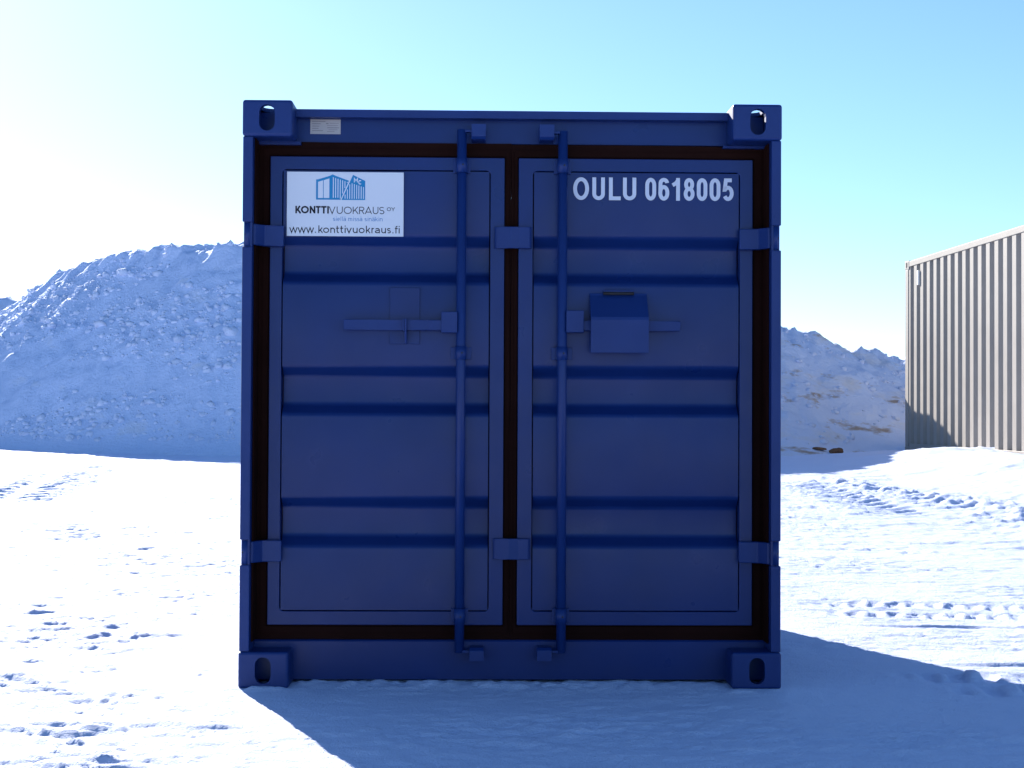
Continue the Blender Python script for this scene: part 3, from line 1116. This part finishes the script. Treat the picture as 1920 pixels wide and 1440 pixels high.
    return []


def ribbon(mb, pts, closed, hw, y):
    """one flat stroke with mitred corners, in the xz plane at depth y"""
    P = [Vector(p) for p in pts]
    Q = [P[0]]
    for p in P[1:]:
        if (p - Q[-1]).length > 1e-6:
            Q.append(p)
    if closed and (Q[0] - Q[-1]).length < 1e-6:
        Q.pop()
    n = len(Q)
    Lf, Rt = [], []
    for i in range(n):
        a = Q[i] - Q[i - 1] if (closed or i > 0) else Q[1] - Q[0]
        b = Q[(i + 1) % n] - Q[i] if (closed or i < n - 1) else Q[-1] - Q[-2]
        a, b = a.normalized(), b.normalized()
        na, nb = Vector((-a.y, a.x)), Vector((-b.y, b.x))
        t = na + nb
        if t.length < 1e-4:
            t = na
        t.normalize()
        k = hw / max(.35, t.dot(na))
        Lf.append(mb.bm.verts.new((Q[i].x + t.x * k, y, Q[i].y + t.y * k)))
        Rt.append(mb.bm.verts.new((Q[i].x - t.x * k, y, Q[i].y - t.y * k)))
    for i in range(n if closed else n - 1):
        j = (i + 1) % n
        mb.bm.faces.new((Lf[i], Rt[i], Rt[j], Lf[j]))


def letter(mb, ch, x, z, height, width, wt, y):
    """strokes lie 0.12 mm in front of each other so that crossings never share a plane"""
    for k, (pts, closed) in enumerate(glyph(ch, width / height, wt)):
        ribbon(mb, [(x + px * height, z + pz * height) for px, pz in pts], closed, wt * height / 2, y - .00012 * k)


def flat_normals(o):
    """turn every printed face to the viewer's side (-y)"""
    me = o.data
    bm = bmesh.new()
    bm.from_mesh(me)
    for f in bm.faces:
        f.normal_update()
        if f.normal.y > 0:
            f.normal_flip()
    bm.to_mesh(me)
    bm.free()
    return o


def text_line(mb, items, x_end, z, height, wt, y, x0):
    for ch, x, w in items:
        letter(mb, ch, x, z, height, w, wt, y)


# serial number on the right door (positions measured letter by letter, 0..1065 units across)
ser = MB()
U = .534 / 1065.0
for ch, a, b in (('O', 0, 105), ('U', 127, 210), ('L', 237, 315), ('U', 330, 418), ('0', 478, 550), ('6', 565, 637), ('1', 652, 722),
                 ('8', 733, 805), ('0', 820, 890), ('0', 905, 977), ('5', 990, 1065)):
    letter(ser, ch, .2015 + a * U, 1.598, .0755, (b - a) * U, .168, .1006)
flat_normals(ser.build('serial_number', M_LET, door_r))

# company sign on the left door
sg_ = MB().box(-.7440, -.3595, .0975, .1012, 1.4715, 1.6840, .0006).build('company_sign', M_WHITE, blue)
sg_['label'] = 'white company sign with blue container logo and web address'
YF = .0971


def SP(x, y):
    """crop units of the sign (70..1830 across, 105..1080 down) to metres"""
    return (-.7440 + (x - 70) * .3845 / 1760, 1.6840 - (y - 105) * .2125 / 975)


def spoly(mb, pts, y):
    mb.poly([SP(*p) for p in pts], y)


lg = MB()
spoly(lg, [(508, 222), (545, 218), (712, 166), (758, 143), (805, 165), (1003, 238), (878, 528), (508, 528)], YF)
spoly(lg, [(1065, 148), (1250, 240), (1248, 530), (893, 530)], YF)
logo = flat_normals(lg.build('logo', M_CYAN, sg_))
lw = MB()
spoly(lw, [(538, 258), (613, 235), (613, 503), (538, 503)], YF - .0002)
spoly(lw, [(623, 232), (708, 205), (708, 503), (623, 503)], YF - .0002)
for x in (762, 797, 832, 867, 902, 937, 972):
    y0 = 185 + (x - 762) * .33
    # each gap stops at the slanting cut
    ycut = 528 - (x + 12 - 878) / (1003 - 878) * 290 if x + 12 > 878 else 510
    y1 = min(510, ycut - 12)
    if y1 > y0:
        spoly(lw, [(x, y0), (x + 13, y0 + 4), (x + 13, y1), (x, y1)], YF - .0002)
for x in (940, 975, 1010, 1045, 1080, 1115, 1148, 1183, 1217):
    y0 = max(275 + (x - 1045) * .33, 530 - (x - 893) / (1065 - 893) * 382 + 20)
    if y0 < 500:
        spoly(lw, [(x, y0), (x + 12, y0 + 4), (x + 12, 512), (x, 512)], YF - .0002)
gl = flat_normals(lw.build('logo_highlights', M_WHITE, sg_))
mc = MB()
for ch, x, y, w in (('M', 1078, 262, 62), ('C', 1145, 295, 52)):
    ox, oz = SP(x, y)
    letter(mc, ch, ox, oz, .0150, w * .3845 / 1760, .20, YF - .0002)
flat_normals(mc.build('logo_letters', M_WHITE, sg_))

ink = MB()
k_ = .3845 / 1760
hz = lambda a, b: (b - a) * .2125 / 975
ox, oz = SP(0, 738)
for ch, a, b in (('K', 198, 278), ('O', 283, 402), ('N', 414, 500), ('T', 506, 580), ('T', 586, 668), ('I', 680, 702)):
    letter(ink, ch, SP(a, 0)[0], oz, hz(625, 738), (b - a) * k_, .22, YF)
for ch, a, b in (('V', 706, 800), ('U', 822, 912), ('O', 928, 1048), ('K', 1064, 1146), ('R', 1160, 1238), ('A', 1248, 1352), ('U', 1366, 1450),
                 ('S', 1464, 1540)):
    letter(ink, ch, SP(a, 0)[0], SP(0, 742)[1], hz(632, 742), (b - a) * k_, .105, YF)
for ch, a, b in (('O', 1578, 1640), ('Y', 1645, 1700)):
    letter(ink, ch, SP(a, 0)[0], SP(0, 694)[1], hz(638, 694), (b - a) * k_, .15, YF)
flat_normals(ink.build('name_lettering', M_INK, sg_))
ink = MB()
oz = SP(0, 1032)[1]
hh = hz(918, 1032)
for ch, a, b in (('w', 112, 232), ('w', 238, 358), ('w', 364, 480), ('.', 492, 516), ('k', 548, 612), ('o', 620, 708), ('n', 728, 798), ('t', 812, 862),
                 ('t', 874, 924), ('i', 940, 962), ('v', 970, 1048), ('u', 1066, 1138), ('o', 1156, 1244), ('k', 1264, 1330), ('r', 1348, 1394),
                 ('a', 1400, 1474), ('u', 1496, 1566), ('s', 1584, 1640), ('.', 1660, 1684), ('f', 1700, 1750), ('i', 1754, 1778)):
    letter(ink, ch, SP(a, 0)[0], oz, hh, (b - a) * k_, .125, YF)
flat_normals(ink.build('web_lettering', M_INK, sg_))
slo = MB()
x = 766.0
oz = SP(0, 850)[1]
adv = {'s': 40, 'i': 26, 'e': 46, 'l': 24, 'ä': 46, 'm': 72, 'n': 50, 'k': 48, ' ': 30}
tot = sum(adv[c] for c in 'siellä missä sinäkin')
f_ = (1522 - 766) / tot
for ch in 'siellä missä sinäkin':
    if ch != ' ':
        letter(slo, ch, SP(x, 0)[0], oz, hz(782, 850), adv[ch] * f_ * .86 * k_, .11, YF)
    x += adv[ch] * f_
flat_normals(slo.build('slogan_lettering', M_SLATE, sg_))

# small data plate on the header
dp = MB().box(-.672, -.5715, .1260, .1283, 1.8145, 1.8635, .0006).build('data_plate', M_PLATE, header)
dl = MB()
for (a, b, zz, t) in ((.06, .50, .83, .05), (.06, .34, .67, .045), (.07, .30, .51, .045), (.06, .27, .36, .045), (.06, .42, .20, .045), (.52, .60, .68, .07),
                      (.64, .94, .71, .03), (.55, .92, .56, .03), (.56, .95, .40, .05), (.60, .90, .28, .03), (.55, .80, .16, .03)):
    x0, x1 = -.672 + a * .1005, -.672 + b * .1005
    zc = 1.8145 + zz * .049
    dl.poly([(x0, zc), (x1, zc), (x1, zc + t * .049), (x0, zc + t * .049)], .1257)
# (the marks are too small in the photograph to be read; they stay plain bars)
bpy_dl = flat_normals(dl.build('plate_print', M_PLINE, header))

# ------------------------------------------------------------------ the beige container on the right
TL, TH, TW = 6.058, 2.591, 1.219
ang = math.atan2(-TAN_DIR.x, -TAN_DIR.y)                 # heading of its long axis, front end towards the far corner
# local frame: x across, y along; its left side is the visible wall; y = 0 is the near end
yax = -TAN_DIR                                           # local +y points away from the camera
xax = Vector((yax.y, -yax.x, 0))
origin = TAN_A + TAN_DIR * TL + xax * TW
tan = empty('shipping_container', origin, math.atan2(xax.y, xax.x))
tag(tan, 'beige corrugated shipping container half buried in snow at the right edge', 'container')
add_castings(tan, TW, TL, TH, M_TAN)
for sx in (-1, 1):
    a, b = sorted((sx * (TW - .004), sx * (TW - .075)))
    MB().box(a, b, CD - .002, TL - CD + .002, TH - .085, TH - .012, .005).build('top_rail', M_TAN, tan)
    MB().box(a, b, CD - .002, TL - CD + .002, .02, .16, .005).build('bottom_rail', M_TAN, tan)
    w = corrugated('side_wall', .13, TL - .13, .1595, TH - .0845, sx * (TW - .012), .036, M_TAN, tan, 'y', .114, .036, .074, sign=-sx)
    for yb in (0, 1):
        y0, y1 = (.006, .14) if yb == 0 else (TL - .14, TL - .006)
        MB().box(*sorted((sx * (TW - .004), sx * (TW - .13))), y0, y1, CH - .003, TH - CH + .003, .006).build('corner_post', M_TAN, tan)
for y, s in ((.03, 1), (TL - .03, -1)):
    corrugated('end_wall', -TW + .12, TW - .12, .12, TH - .10, y, .04, M_TAN, tan, 'x', sign=s)
    MB().box(-TW + CW - .002, TW - CW + .002, *sorted((y - s * .02, y + s * .06)), TH - .11, TH - .012, .004).build('end_rail', M_TAN, tan)
    MB().box(-TW + CW - .002, TW - CW + .002, *sorted((y - s * .02, y + s * .06)), .015, .14, .004).build('end_rail', M_TAN, tan)
MB().box(-TW + .07, TW - .07, .05, TL - .05, TH - .04, TH - .03).build('roof', M_TAN, tan)
MB().box(-TW + .07, TW - .07, .08, TL - .08, .12, .15).build('floor', M_TAN, tan)
# little ventilator high on the wall, third rib from the far end
vt = MB().box(-TW - .012, -TW + .011, TL - .60, TL - .545, TH - .36, TH - .17, .004)
vt.build('ventilator', M_VENT, tan)
